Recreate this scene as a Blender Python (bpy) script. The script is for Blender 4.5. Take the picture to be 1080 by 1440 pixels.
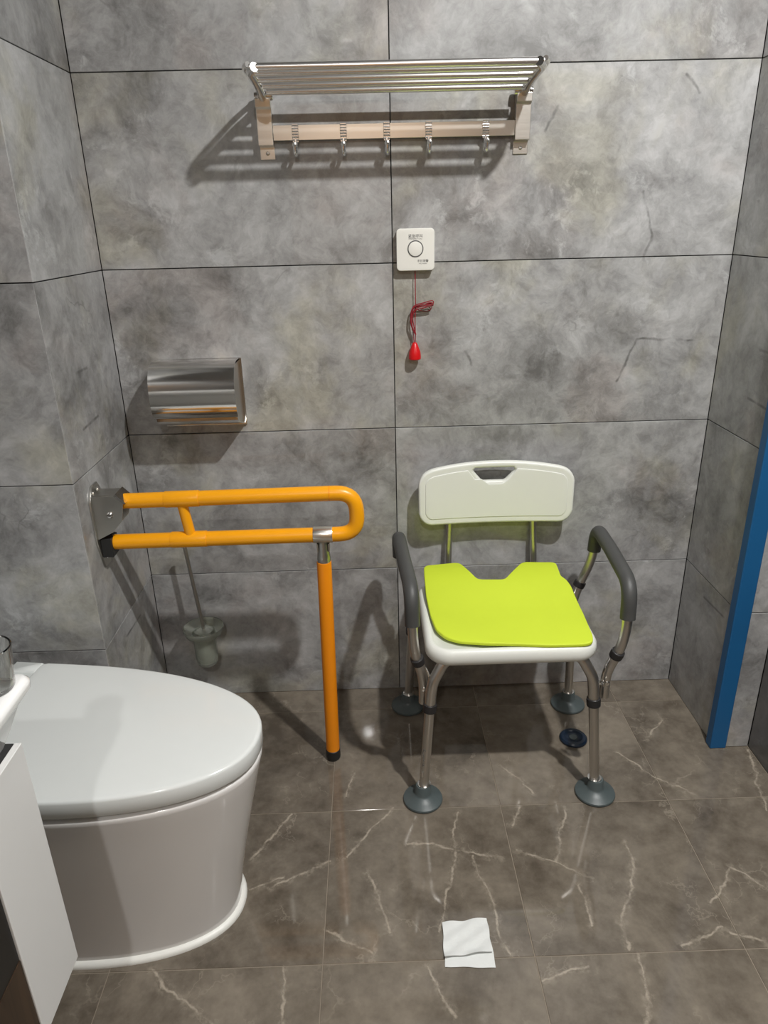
import bpy, bmesh, math, random
from mathutils import Vector, Matrix
random.seed(4)
for o in list(bpy.data.objects): bpy.data.objects.remove(o)
SC = bpy.context.scene
COL = SC.collection

# ------------------------------------------------------------ camera
cd = bpy.data.cameras.new('camera'); cam = bpy.data.objects.new('camera', cd); COL.objects.link(cam)
CR = Vector((0.99949206, -0.0227042, -0.02236394)); CU = Vector((0.02925656, 0.37544158, 0.92638419)); CF = Vector((0.01263646, 0.92656794, -0.37591512))
cam.matrix_world = Matrix(((CR.x, CU.x, -CF.x, -0.05863), (CR.y, CU.y, -CF.y, -1.78134), (CR.z, CU.z, -CF.z, 1.2908), (0, 0, 0, 1)))
cd.sensor_fit = 'VERTICAL'; cd.sensor_height = 36; cd.lens = 1006.218 / 1440 * 36
cd.clip_start = 0.02
SC.camera = cam

# ------------------------------------------------------------ world, light, exposure
w = bpy.data.worlds.new('world'); SC.world = w; w.use_nodes = True
w.node_tree.nodes['Background'].inputs[0].default_value = (0.8, 0.85, 0.9, 1)
w.node_tree.nodes['Background'].inputs[1].default_value = 0.02
SC.view_settings.view_transform = 'Standard'; SC.view_settings.look = 'None'
SC.view_settings.gamma = 1; SC.view_settings.use_curve_mapping = False
SC.view_settings.exposure = 0.16
CEIL = 2.46
LAMPS = [((0.62, -1.25), 43.0, 0.07), ((-0.16, -2.81), 17.0, 0.07)]   # ceiling downlights: position, watts, diameter

# ------------------------------------------------------------ materials
def newmat(name):
    m = bpy.data.materials.new(name); m.use_nodes = True
    return m, m.node_tree, m.node_tree.nodes['Principled BSDF']
def pbr(name, col, rough=0.5, metal=0.0, coat=0.0, trans=0.0, ior=1.5, noise=0.0, nscale=30, emit=None, sub=0.0, bump=0.0, bscale=200, spec=None):
    m, nt, b = newmat(name)
    b.inputs['Base Color'].default_value = (*col, 1); b.inputs['Roughness'].default_value = rough
    b.inputs['Metallic'].default_value = metal; b.inputs['Coat Weight'].default_value = coat
    b.inputs['Transmission Weight'].default_value = trans; b.inputs['IOR'].default_value = ior
    if spec is not None: b.inputs['Specular IOR Level'].default_value = spec
    if sub: b.inputs['Subsurface Weight'].default_value = sub; b.inputs['Subsurface Scale'].default_value = 0.01
    if noise or bump:
        tc = nt.nodes.new('ShaderNodeTexCoord')
    if noise:
        n = nt.nodes.new('ShaderNodeTexNoise'); n.inputs['Scale'].default_value = nscale; n.inputs['Detail'].default_value = 5
        nt.links.new(tc.outputs['Object'], n.inputs['Vector'])
        mx = nt.nodes.new('ShaderNodeMix'); mx.data_type = 'RGBA'
        mx.inputs[6].default_value = (*[c * (1 - noise) for c in col], 1); mx.inputs[7].default_value = (*[min(1, c * (1 + noise)) for c in col], 1)
        nt.links.new(n.outputs['Fac'], mx.inputs[0]); nt.links.new(mx.outputs[2], b.inputs['Base Color'])
    if bump:
        n = nt.nodes.new('ShaderNodeTexNoise'); n.inputs['Scale'].default_value = bscale; n.inputs['Detail'].default_value = 3
        nt.links.new(tc.outputs['Object'], n.inputs['Vector'])
        bp = nt.nodes.new('ShaderNodeBump'); bp.inputs['Strength'].default_value = bump; bp.inputs['Distance'].default_value = 0.002
        nt.links.new(n.outputs['Fac'], bp.inputs['Height']); nt.links.new(bp.outputs[0], b.inputs['Normal'])
    if emit:
        b.inputs['Emission Color'].default_value = (*emit[0], 1); b.inputs['Emission Strength'].default_value = emit[1]
    return m

class NT:
    """small helper for building node graphs"""
    def __init__(s, nt): s.nt = nt
    def n(s, typ, **k):
        nd = s.nt.nodes.new(typ)
        for a, v in k.items(): setattr(nd, a, v)
        return nd
    def put(s, sock, v):
        if hasattr(v, 'links') or hasattr(v, 'is_linked'): s.nt.links.new(v, sock)
        else: sock.default_value = v
    def math(s, op, a, b=0.0, clamp=False):
        nd = s.n('ShaderNodeMath', operation=op, use_clamp=clamp); s.put(nd.inputs[0], a); s.put(nd.inputs[1], b); return nd.outputs[0]
    def vmath(s, op, a, b=(0, 0, 0), sc=None):
        nd = s.n('ShaderNodeVectorMath', operation=op); s.put(nd.inputs[0], a)
        if op == 'SCALE': s.put(nd.inputs['Scale'], sc); return nd.outputs[0]
        s.put(nd.inputs[1], b)
        return nd.outputs['Value'] if op in ('DOT_PRODUCT', 'LENGTH', 'DISTANCE') else nd.outputs[0]
    def noise(s, vec, scale, detail=4, rough=0.55, dist=0.0, color=False):
        nd = s.n('ShaderNodeTexNoise'); s.put(nd.inputs['Vector'], vec); nd.inputs['Scale'].default_value = scale
        nd.inputs['Detail'].default_value = detail; nd.inputs['Roughness'].default_value = rough; nd.inputs['Distortion'].default_value = dist
        return nd.outputs['Color'] if color else nd.outputs['Fac']
    def ramp(s, fac, a, b, lo=0.0, hi=1.0, smooth=True):
        nd = s.n('ShaderNodeMapRange'); nd.interpolation_type = 'SMOOTHSTEP' if smooth else 'LINEAR'
        s.put(nd.inputs[0], fac); nd.inputs[1].default_value = a; nd.inputs[2].default_value = b; nd.inputs[3].default_value = lo; nd.inputs[4].default_value = hi
        return nd.outputs[0]
    def mix(s, f, a, b, mode='MIX'):
        nd = s.n('ShaderNodeMix', data_type='RGBA', blend_type=mode); s.put(nd.inputs[0], f); s.put(nd.inputs[6], a); s.put(nd.inputs[7], b); return nd.outputs[2]
    def segs(s, p, L, plane):
        """distance from p to the nearest of the listed segments"""
        best = None
        for u0, v0, u1, v1 in L:
            a, b = [{'xy': (u, v, 0), 'xz': (u, 0, v), 'yz': (0, u, v)}[plane] for u, v in ((u0, v0), (u1, v1))]
            ab = tuple(b[i] - a[i] for i in range(3)); l2 = sum(c * c for c in ab)
            pa = s.vmath('SUBTRACT', p, a)
            t = s.math('MULTIPLY', s.vmath('DOT_PRODUCT', pa, ab), 1 / l2, clamp=True)
            d = s.vmath('DISTANCE', pa, s.vmath('SCALE', ab, sc=t))
            best = d if best is None else s.math('MINIMUM', best, d)
        return best

WALL_MARKS = [(0.599, 1.008, 0.746, 1.003), (0.599, 1.008, 0.561, 0.907), (0.578, 1.34, 0.61, 1.248), (0.61, 1.248, 0.595, 1.194), (0.344, 1.468, 0.37, 1.516), (0.645, 1.572, 0.681, 1.537), (0.177, 0.988, 0.195, 0.958)]
def wall_tile_mat(name, marks=None, tint=1.0, plane='xz'):
    m, nt, b = newmat(name); g = NT(nt)
    pos = g.n('ShaderNodeNewGeometry').outputs['Position']
    rnd = g.n('ShaderNodeObjectInfo').outputs['Random']
    off = g.vmath('SCALE', (7.3, 3.1, 5.7), sc=rnd)
    p = g.vmath('ADD', pos, off)
    wpv = g.vmath('ADD', p, g.vmath('SCALE', g.vmath('SUBTRACT', g.noise(p, 7.0, 4, 0.6, 0, True), (0.5, 0.5, 0.5)), sc=0.10))
    big = g.noise(p, 2.4, 4, 0.6, 0.3)
    med = g.noise(wpv, 8.0, 10, 0.70, 0.25)
    fine = g.noise(wpv, 34.0, 8, 0.72, 0.2)
    v = g.math('ADD', g.math('MULTIPLY', big, 0.30), g.math('ADD', g.math('MULTIPLY', med, 0.48), g.math('MULTIPLY', fine, 0.22)))
    t = g.ramp(v, 0.38, 0.62, smooth=False)
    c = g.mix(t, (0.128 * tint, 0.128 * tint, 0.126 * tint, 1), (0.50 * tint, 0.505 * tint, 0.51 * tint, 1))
    cl = g.ramp(g.noise(wpv, 12.0, 9, 0.72, 0.1), 0.54, 0.66, 0, 0.55)          # whitish plaster clouds with crisp edges
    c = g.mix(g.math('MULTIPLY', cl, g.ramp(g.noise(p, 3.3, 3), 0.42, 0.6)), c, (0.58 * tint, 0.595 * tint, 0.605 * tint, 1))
    tn = g.noise(p, 3.2, 4, 0.6, 0.3)
    c = g.mix(g.ramp(tn, 0.50, 0.66, 0, 0.75), c, g.mix(1.0, c, (1.0, 0.965, 0.80, 1), 'MULTIPLY'))
    tn2 = g.noise(g.vmath('ADD', p, (4, 9, 2)), 3.1, 4, 0.6, 0.3)
    c = g.mix(g.ramp(tn2, 0.52, 0.68, 0, 0.6), c, g.mix(1.0, c, (1.0, 0.91, 0.87, 1), 'MULTIPLY'))
    # dark smudged creases
    warp = g.vmath('SCALE', g.vmath('SUBTRACT', g.noise(p, 5.0, 4, 0.6, 0, True), (0.5, 0.5, 0.5)), sc=0.35)
    vo = g.n('ShaderNodeTexVoronoi', feature='DISTANCE_TO_EDGE'); g.put(vo.inputs['Vector'], g.vmath('ADD', p, warp)); vo.inputs['Scale'].default_value = 4.2
    line = g.ramp(vo.outputs['Distance'], 0.0, 0.022, 1, 0)
    mask = g.ramp(g.noise(p, 5.3, 4, 0.6), 0.55, 0.72)
    c = g.mix(g.math('MULTIPLY', g.math('MULTIPLY', line, mask), 0.5), c, (0.10, 0.10, 0.095, 1))
    blot = g.math('MULTIPLY', g.ramp(g.noise(p, 17, 6, 0.75, 1.0), 0.60, 0.76), g.ramp(g.noise(p, 3.0, 2, 0.5), 0.45, 0.62))
    c = g.mix(g.math('MULTIPLY', blot, 0.5), c, (0.10, 0.10, 0.09, 1))
    if marks:
        wp = g.vmath('SCALE', g.vmath('SUBTRACT', g.noise(pos, 22, 3, 0.5, 0, True), (0.5, 0.5, 0.5)), sc=0.02)
        d = g.segs(g.vmath('ADD', pos, wp) if plane == 'xz' else g.vmath('MULTIPLY', pos, (0, 1, 1)), marks, plane)
        f = g.math('MULTIPLY', g.ramp(d, 0.0006, 0.005, 1, 0), g.ramp(g.noise(pos, 30, 3), 0.3, 0.65, 0.2, 0.75))
        c = g.mix(f, c, (0.06, 0.06, 0.055, 1))
    g.put(b.inputs['Base Color'], c)
    g.put(b.inputs['Roughness'], g.ramp(v, 0.3, 0.7, 0.42, 0.54)); b.inputs['Specular IOR Level'].default_value = 1.0
    b.inputs['Coat Weight'].default_value = 0.55; b.inputs['Coat Roughness'].default_value = 0.03
    bp = g.n('ShaderNodeBump'); bp.inputs['Strength'].default_value = 0.05; bp.inputs['Distance'].default_value = 0.002
    g.put(bp.inputs['Height'], fine); g.put(b.inputs['Normal'], bp.outputs[0])
    return m

VEINS = [(0.113, -0.488, 0.092, -0.631), (0.092, -0.631, 0.055, -0.752), (0.055, -0.752, 0.047, -0.792), (0.133, -0.619, 0.157, -0.725), (0.157, -0.725, 0.161, -0.807), (0.161, -0.807, 0.172, -0.846), (0.371, -0.484, 0.312, -0.64), (-0.038, -0.473, -0.144, -0.608), (-0.179, -0.614, -0.301, -0.684), (-0.357, -0.608, -0.308, -0.539), (-0.308, -0.539, -0.276, -0.479), (-0.006, -0.577, 0.194, -0.622), (0.226, -0.606, 0.301, -0.634), (0.301, -0.634, 0.378, -0.685), (0.475, -0.598, 0.47, -0.671), (0.47, -0.671, 0.407, -0.787), (0.407, -0.787, 0.4, -0.845), (0.414, -0.855, 0.402, -0.949), (0.402, -0.949, 0.379, -0.979), (0.5, -0.84, 0.599, -0.805), (0.221, -0.9, 0.314, -0.869), (-0.18, -0.779, -0.089, -0.835), (0.24, -0.535, 0.262, -0.479), (0.55, -0.302, 0.611, -0.397), (0.611, -0.397, 0.689, -0.456), (0.892, -0.316, 0.857, -0.428), (0.857, -0.428, 0.836, -0.519), (-0.132, -0.355, -0.148, -0.431), (-0.094, -0.647, -0.054, -0.788), (0.017, -0.866, 0.054, -0.959), (0.679, -0.667, 0.727, -0.727), (0.597, -0.753, 0.679, -0.667), (0.344, -0.699, 0.345, -0.795), (0.243, -0.34, 0.303, -0.438), (-0.502, -0.854, -0.369, -0.953), (-0.346, -0.682, -0.276, -0.657), (0.637, -0.262, 0.727, -0.178), (-0.247, -0.957, -0.253, -0.856), (0.607, -0.819, 0.667, -0.841)]
def floor_tile_mat():
    m, nt, b = newmat('marble floor tile'); g = NT(nt)
    pos = g.n('ShaderNodeNewGeometry').outputs['Position']
    rnd = g.n('ShaderNodeObjectInfo').outputs['Random']
    p = g.vmath('ADD', pos, g.vmath('SCALE', (5.1, 8.3, 2.2), sc=rnd))
    v = g.math('ADD', g.math('MULTIPLY', g.noise(p, 4, 6, 0.6, 0.8), 0.65), g.math('MULTIPLY', g.noise(p, 28, 5, 0.65), 0.35))
    c = g.mix(g.ramp(v, 0.36, 0.66, smooth=False), (0.090, 0.074, 0.057, 1), (0.232, 0.200, 0.160, 1))
    # veins that can be followed in the tiles
    wp = g.vmath('SCALE', g.vmath('SUBTRACT', g.noise(pos, 16, 4, 0.6, 0, True), (0.5, 0.5, 0.5)), sc=0.035)
    d = g.segs(g.vmath('ADD', pos, g.vmath('MULTIPLY', wp, (1, 1, 0))), VEINS, 'xy')
    br = g.noise(pos, 24, 5, 0.7)
    f1 = g.math('MULTIPLY', g.ramp(d, 0.0003, 0.0042, 1, 0), g.ramp(br, 0.36, 0.60, 0.12, 0.80))
    f2 = g.math('MULTIPLY', g.ramp(d, 0.0, 0.016, 1, 0), g.ramp(g.noise(pos, 55, 5, 0.7), 0.46, 0.66, 0, 0.38))
    # fainter natural veining everywhere
    wq = g.vmath('SCALE', g.vmath('SUBTRACT', g.noise(p, 6, 5, 0.65, 0, True), (0.5, 0.5, 0.5)), sc=0.22)
    vo = g.n('ShaderNodeTexVoronoi', feature='DISTANCE_TO_EDGE'); g.put(vo.inputs['Vector'], g.vmath('MULTIPLY', g.vmath('ADD', p, wq), (1.25, 0.7, 1))); vo.inputs['Scale'].default_value = 5.0
    f3 = g.math('MULTIPLY', g.ramp(vo.outputs['Distance'], 0.0, 0.022, 1, 0), g.ramp(g.noise(p, 7, 3), 0.50, 0.68, 0, 0.28))
    vo2 = g.n('ShaderNodeTexVoronoi', feature='DISTANCE_TO_EDGE'); g.put(vo2.inputs['Vector'], g.vmath('MULTIPLY', g.vmath('ADD', p, wq), (2.3, 1.1, 1))); vo2.inputs['Scale'].default_value = 6.0
    f4 = g.math('MULTIPLY', g.ramp(vo2.outputs['Distance'], 0.0, 0.02, 1, 0), g.ramp(g.noise(p, 9, 3), 0.50, 0.66, 0, 0.22))
    f = g.math('MAXIMUM', g.math('MAXIMUM', f1, f2), g.math('MAXIMUM', f3, f4))
    c = g.mix(f, c, (0.42, 0.37, 0.30, 1))
    g.put(b.inputs['Base Color'], c)
    b.inputs['Roughness'].default_value = 0.06
    b.inputs['Specular IOR Level'].default_value = 0.5
    return m
def wood_mat(name, a, bcol, rough=0.35):
    m, nt, b = newmat(name); g = NT(nt)
    p = g.n('ShaderNodeTexCoord').outputs['Object']
    v = g.noise(g.vmath('MULTIPLY', p, (9, 9, 0.8)), 4, 6, 0.6, 1.2)
    g.put(b.inputs['Base Color'], g.mix(g.ramp(v, 0.35, 0.65), (*a, 1), (*bcol, 1))); b.inputs['Roughness'].default_value = rough
    return m
def satin_metal(name, col, rough, axis=(1, 60, 60)):
    m, nt, b = newmat(name); g = NT(nt)
    p = g.n('ShaderNodeTexCoord').outputs['Object']
    v = g.noise(g.vmath('MULTIPLY', p, axis), 12, 4, 0.6)
    b.inputs['Metallic'].default_value = 1; b.inputs['Base Color'].default_value = (*col, 1)
    g.put(b.inputs['Roughness'], g.ramp(v, 0.3, 0.7, rough * 0.93, rough * 1.08, False))
    return m

M = {}
M['wall'] = wall_tile_mat('concrete look wall tile', WALL_MARKS)
M['wall_plain'] = wall_tile_mat('concrete look wall tile side', [(-.254, 1.008, -.192, 1.008), (-.271, .890, -.176, .896), (-.127, .349, -.24, .354)], plane='yz')
M['wall_dimmed'] = wall_tile_mat('wall tile darkened against bounce', tint=0.30)  # same tile with its colour darkened, so the surrounding walls bounce less light
M['floor'] = floor_tile_mat()
M['grout_dark'] = pbr('dark wall grout', (0.022, 0.022, 0.021), 0.9, noise=0.3)
M['grout_light'] = pbr('beige floor grout', (0.24, 0.20, 0.155), 0.8, noise=0.25)
M['ceiling'] = pbr('ceiling darkened against bounce', (0.30, 0.30, 0.30), 0.6, noise=0.03)  # unseen ceiling, colour darkened to cut bounced light
M['ceramic'] = pbr('white glazed ceramic', (0.74, 0.725, 0.71), 0.08, coat=0.5, noise=0.015, nscale=5)
M['basin'] = pbr('bright white ceramic', (0.80, 0.80, 0.795), 0.1, coat=0.5, noise=0.01)
M['lid'] = pbr('white gloss lid plastic', (0.72, 0.745, 0.735), 0.14, noise=0.01)
M['caulk'] = pbr('white silicone', (0.80, 0.80, 0.76), 0.4, noise=0.04, nscale=60)
M['gap'] = pbr('painted gap shade', (0.02, 0.02, 0.02), 0.8, noise=0.2)  # black that stands for the shade inside narrow gaps
M['slot_shade'] = pbr('painted slot shade', (0.16, 0.15, 0.15), 0.6, noise=0.1)  # grey that stands for the shade in the hinge slot
M['white_panel'] = pbr('white lacquer', (0.70, 0.70, 0.69), 0.3, noise=0.015)
M['plastic_white'] = pbr('white moulded plastic', (0.76, 0.775, 0.73), 0.38, noise=0.015, bump=0.02, bscale=120)
M['recess_white'] = pbr('matt white plastic', (0.66, 0.63, 0.60), 0.5, noise=0.03)
M['lime'] = pbr('lime foam', (0.60, 0.74, 0.035), 0.62, noise=0.05, nscale=8, bump=0.15, bscale=900)
M['grip'] = pbr('dark grey foam grip', (0.060, 0.061, 0.060), 0.5, noise=0.1, bump=0.1, bscale=700)
M['alu'] = satin_metal('satin aluminium tube', (0.62, 0.60, 0.57), 0.33, (60, 60, 1))
M['collar'] = pbr('black plastic collar', (0.018, 0.017, 0.018), 0.45, noise=0.1)
M['rubber'] = pbr('grey green rubber', (0.075, 0.095, 0.098), 0.42, noise=0.12, nscale=60)
M['rubber_dark'] = pbr('black rubber', (0.015, 0.015, 0.015), 0.5, noise=0.1)
M['chrome_satin'] = pbr('soft chrome tube', (0.92, 0.91, 0.90), 0.27, metal=1, noise=0.02)
M['chrome'] = pbr('polished chrome', (0.80, 0.79, 0.77), 0.14, metal=1, noise=0.02)
M['rail'] = satin_metal('brushed steel rail', (0.84, 0.82, 0.77), 0.30)
M['steel_dark'] = satin_metal('brushed stainless bracket', (0.50, 0.49, 0.46), 0.34)
M['orange'] = pbr('orange nylon', (0.91, 0.38, 0.004), 0.34, noise=0.04, nscale=40, bump=0.05, bscale=500)
M['orange_shaded'] = pbr('orange nylon with painted shade', (0.86, 0.27, 0.003), 0.38, noise=0.04, nscale=40, bump=0.05, bscale=500)  # orange nylon again, the leg's shading put into a darker colour
M['red'] = pbr('red plastic', (0.62, 0.005, 0.008), 0.35, noise=0.05)
M['cord'] = pbr('dark red cord', (0.27, 0.010, 0.020), 0.6, noise=0.15, nscale=400)
M['white_box'] = pbr('ivory switch plastic', (0.80, 0.79, 0.74), 0.35, noise=0.01)
M['ink'] = pbr('grey print', (0.10, 0.10, 0.10), 0.6, noise=0.05)
M['blue'] = pbr('blue film on frame', (0.010, 0.105, 0.27), 0.42, noise=0.12, nscale=7, bump=0.05, bscale=40)
M['blue_dark'] = pbr('dark blue plastic', (0.006, 0.016, 0.035), 0.3, noise=0.1)
M['paper'] = pbr('white tissue', (0.72, 0.74, 0.73), 0.8, noise=0.03, bump=0.3, bscale=160)
M['glass'] = pbr('clear glass', (0.95, 0.96, 0.95), 0.02, trans=1.0, ior=1.45, noise=0.005)
M['frost'] = pbr('frosted glass', (0.82, 0.86, 0.78), 0.18, trans=0.85, ior=1.45, noise=0.03)
M['bristle'] = pbr('pale bristles', (0.5, 0.5, 0.46), 0.8, noise=0.1)
M['wood'] = wood_mat('warm wood door', (0.46, 0.24, 0.09), (0.66, 0.37, 0.15))
M['wood_dark'] = wood_mat('dark brown wood', (0.026, 0.014, 0.007), (0.050, 0.028, 0.014), 0.45)
M['black'] = pbr('near black panel', (0.006, 0.006, 0.006), 0.3, noise=0.1)
M['lamp'] = pbr('lit lamp diffuser', (0.9, 0.9, 0.9), 0.5, emit=((1, 0.97, 0.92), 30), noise=0.01)
M['lamp_ring'] = pbr('white lamp ring', (0.8, 0.8, 0.8), 0.4, noise=0.02)

# ------------------------------------------------------------ mesh helpers
def build(name, bm, mat, parent=None, smooth=True, angle=35, bevel=0.0, segs=3):
    me = bpy.data.meshes.new(name)
    bmesh.ops.recalc_face_normals(bm, faces=bm.faces)
    bm.to_mesh(me); bm.free()
    me.materials.append(mat)
    if smooth:
        for p in me.polygons: p.use_smooth = True
        me.set_sharp_from_angle(angle=math.radians(angle))
    o = bpy.data.objects.new(name, me); COL.objects.link(o)
    if bevel:
        md = o.modifiers.new('bevel', 'BEVEL'); md.width = bevel; md.segments = segs; md.limit_method = 'ANGLE'; md.angle_limit = math.radians(40)
        md.harden_normals = True
    if parent:
        o.parent = parent; o.matrix_parent_inverse = Matrix.Translation(-Vector(parent.location))
    return o
def tag(o, label=None, cat=None, group=None, kind=None):
    if label: o['label'] = label
    if cat: o['category'] = cat
    if group: o['group'] = group
    if kind: o['kind'] = kind
    return o
def thing(name, loc, label, cat, group=None):
    o = bpy.data.objects.new(name, None); COL.objects.link(o); o.location = loc; o.empty_display_size = 0.05
    return tag(o, label, cat, group)
def box(bm, x0, x1, y0, y1, z0, z1):
    vs = [bm.verts.new((x, y, z)) for z in (z0, z1) for y in (y0, y1) for x in (x0, x1)]
    for f in ((0, 1, 3, 2), (4, 6, 7, 5), (0, 4, 5, 1), (2, 3, 7, 6), (0, 2, 6, 4), (1, 5, 7, 3)): bm.faces.new([vs[i] for i in f])
    return bm
def fillet(pts, rad, n=6):
    pts = [Vector(p) for p in pts]; out = [pts[0]]
    for i in range(1, len(pts) - 1):
        r = rad[i] if isinstance(rad, (list, tuple)) else rad
        a, b, c = pts[i - 1], pts[i], pts[i + 1]
        da, dc = (a - b), (c - b); la, lc = da.length, dc.length
        if r <= 0 or da.angle(dc, 3.14) > 3.1: out.append(b); continue
        r = min(r, la * 0.49, lc * 0.49); p0 = b + da / la * r; p1 = b + dc / lc * r
        for k in range(n + 1):
            t = k / n; out.append(p0 * (1 - t) ** 2 + b * 2 * t * (1 - t) + p1 * t * t)
    out.append(pts[-1]); return out
def tube(bm, pts, r, seg=16, caps=True, round_end=False, sx=1.0):
    pts = [Vector(p) for p in pts]; rs = r if isinstance(r, (list, tuple)) else [r] * len(pts)
    T = [((pts[min(i + 1, len(pts) - 1)] - pts[max(i - 1, 0)]).normalized()) for i in range(len(pts))]
    up = Vector((0, 0, 1)) if abs(T[0].z) < 0.9 else Vector((0, 1, 0))
    N = T[0].cross(up).normalized(); rings = []
    for i, p in enumerate(pts):
        N = (N - T[i] * N.dot(T[i])).normalized(); B = T[i].cross(N)
        rings.append([bm.verts.new(p + (N * math.cos(2 * math.pi * k / seg) * sx + B * math.sin(2 * math.pi * k / seg)) * rs[i]) for k in range(seg)])
    for a, b in zip(rings, rings[1:]):
        for k in range(seg): bm.faces.new((a[k], a[(k + 1) % seg], b[(k + 1) % seg], b[k]))
    if caps:
        bm.faces.new(rings[0][::-1]); bm.faces.new(rings[-1])
    return bm
def lathe(bm, prof, c=(0, 0, 0), axis=(0, 0, 1), seg=32):
    A = Vector(axis).normalized(); X = A.cross(Vector((0, 1, 0)) if abs(A.y) < 0.9 else Vector((1, 0, 0))).normalized(); Y = A.cross(X); c = Vector(c); rings = []
    for r, z in prof:
        if r <= 1e-6: rings.append([bm.verts.new(c + A * z)])
        else: rings.append([bm.verts.new(c + A * z + (X * math.cos(2 * math.pi * k / seg) + Y * math.sin(2 * math.pi * k / seg)) * r) for k in range(seg)])
    for a, b in zip(rings, rings[1:]):
        for k in range(seg):
            k2 = (k + 1) % seg
            if len(a) == 1 and len(b) == 1: continue
            if len(a) == 1: bm.faces.new((a[0], b[k2], b[k]))
            elif len(b) == 1: bm.faces.new((a[k], a[k2], b[0]))
            else: bm.faces.new((a[k], a[k2], b[k2], b[k]))
    return bm
def rrect(x0, x1, y0, y1, r, n=6):
    rr = r if isinstance(r, (list, tuple)) else [r] * 4; out = []
    for (cx, cy, a0, q) in ((x1, y1, 0, rr[0]), (x0, y1, 90, rr[1]), (x0, y0, 180, rr[2]), (x1, y0, 270, rr[3])):
        ox = cx - q if cx == x1 else cx + q; oy = cy - q if cy == y1 else cy + q
        for k in range(n + 1):
            a = math.radians(a0 + 90 * k / n); out.append((ox + q * math.cos(a), oy + q * math.sin(a)))
    return out
def loft(bm, sections, cap0=True, cap1=True):
    """sections: lists of 3-D points of equal length"""
    rings = [[bm.verts.new(p) for p in s] for s in sections]; n = len(rings[0])
    for a, b in zip(rings, rings[1:]):
        for k in range(n): bm.faces.new((a[k], a[(k + 1) % n], b[(k + 1) % n], b[k]))
    if cap0: bm.faces.new(rings[0][::-1])
    if cap1: bm.faces.new(rings[-1])
    return rings
def scaled(outline, d):
    """move a closed counter-clockwise outline inwards by d"""
    n = len(outline); out = []
    for i in range(n):
        p0 = Vector(outline[i - 1]); p1 = Vector(outline[i]); p2 = Vector(outline[(i + 1) % n])
        t = (p2 - p0)
        if t.length < 1e-9: t = p2 - p1
        t.normalize(); out.append((p1.x - t.y * d, p1.y + t.x * d))
    return out
def prism(outline, d0, d1, M4=None, rnd=0.0, holes=()):
    """closed 2-D outline (with holes) filled and extruded d0..d1, edges rounded by rnd"""
    cu = bpy.data.curves.new('tmp', 'CURVE'); cu.dimensions = '2D'; cu.fill_mode = 'BOTH'
    for ol in [outline] + list(holes):
        sp = cu.splines.new('POLY'); sp.points.add(len(ol) - 1); sp.use_cyclic_u = True
        for i, p in enumerate(ol): sp.points[i].co = (p[0], p[1], 0, 1)
    cu.extrude = (d1 - d0) / 2 - rnd; cu.bevel_depth = rnd; cu.bevel_resolution = 3 if rnd else 0; cu.offset = -rnd
    o = bpy.data.objects.new('tmp', cu); COL.objects.link(o)
    dg = bpy.context.evaluated_depsgraph_get(); dg.update()
    me = bpy.data.meshes.new_from_object(o.evaluated_get(dg)); bm = bmesh.new(); bm.from_mesh(me)
    bpy.data.objects.remove(o); bpy.data.curves.remove(cu); bpy.data.meshes.remove(me)
    bmesh.ops.remove_doubles(bm, verts=bm.verts, dist=1e-6)
    bmesh.ops.translate(bm, verts=bm.verts, vec=(0, 0, (d0 + d1) / 2))
    if M4: bmesh.ops.transform(bm, matrix=M4, verts=bm.verts)
    return bm
def slice_bm(bm, axis, vals):
    for v in vals:
        co = [0, 0, 0]; co[axis] = v; no = [0, 0, 0]; no[axis] = 1
        bmesh.ops.bisect_plane(bm, geom=bm.verts[:] + bm.edges[:] + bm.faces[:], plane_co=co, plane_no=no, dist=1e-5)
XZ = Matrix(((1, 0, 0, 0), (0, 0, -1, 0), (0, 1, 0, 0), (0, 0, 0, 1)))      # 2-D (x, y) becomes (x, z), depth runs to -y
YZ = Matrix(((0, 0, 1, 0), (1, 0, 0, 0), (0, 1, 0, 0), (0, 0, 0, 1)))      # 2-D (x, y) becomes (y, z), depth runs to +x

# ------------------------------------------------------------ setting
XL, XR, XR2, XLL = -0.6817, 0.8067, 0.897, -1.02
YP, YS, YB = -0.372, -0.30, -3.40      # pillar face, step on the right, wall behind the camera
GAP, TT = 0.0022, 0.006
_tm = {}
def tile_mesh(w, h, mat, gap=GAP):
    k = (round(w, 4), round(h, 4), mat.name)
    if k in _tm: return _tm[k]
    bm = bmesh.new(); a, b, c = (w - gap) / 2, (h - gap) / 2, 0.0006
    loft(bm, [[(-a, -b, -TT), (a, -b, -TT), (a, b, -TT), (-a, b, -TT)], [(-a, -b, -c), (a, -b, -c), (a, b, -c), (-a, b, -c)], [(-a + c, -b + c, 0), (a - c, -b + c, 0), (a - c, b - c, 0), (-a + c, b - c, 0)]], cap0=False)
    me = bpy.data.meshes.new('tile'); bm.to_mesh(me); bm.free(); me.materials.append(mat); _tm[k] = me; return me
def lay_tiles(parent, origin, udir, vdir, us, vs, mat, gap=GAP, thick=TT):
    U, V = Vector(udir), Vector(vdir); N = U.cross(V); o0 = Vector(origin)
    for u0, u1 in zip(us, us[1:]):
        for v0, v1 in zip(vs, vs[1:]):
            c = o0 + U * (u0 + u1) / 2 + V * (v0 + v1) / 2
            t = bpy.data.objects.new('tile', tile_mesh(u1 - u0, v1 - v0, mat, gap)); COL.objects.link(t)
            t.matrix_world = Matrix(((U.x, V.x, N.x, c.x + N.x * random.uniform(-.0002, .0002)), (U.y, V.y, N.y, c.y + N.y * random.uniform(-.0002, .0002)), (U.z, V.z, N.z, c.z), (0, 0, 0, 1)))
            t.parent = parent
def struct(name, bm, mat): return tag(build(name, bm, mat, smooth=False), kind='structure')
ZS = [0, .4, .8, 1.2, 1.6, 2.0, CEIL]
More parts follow.
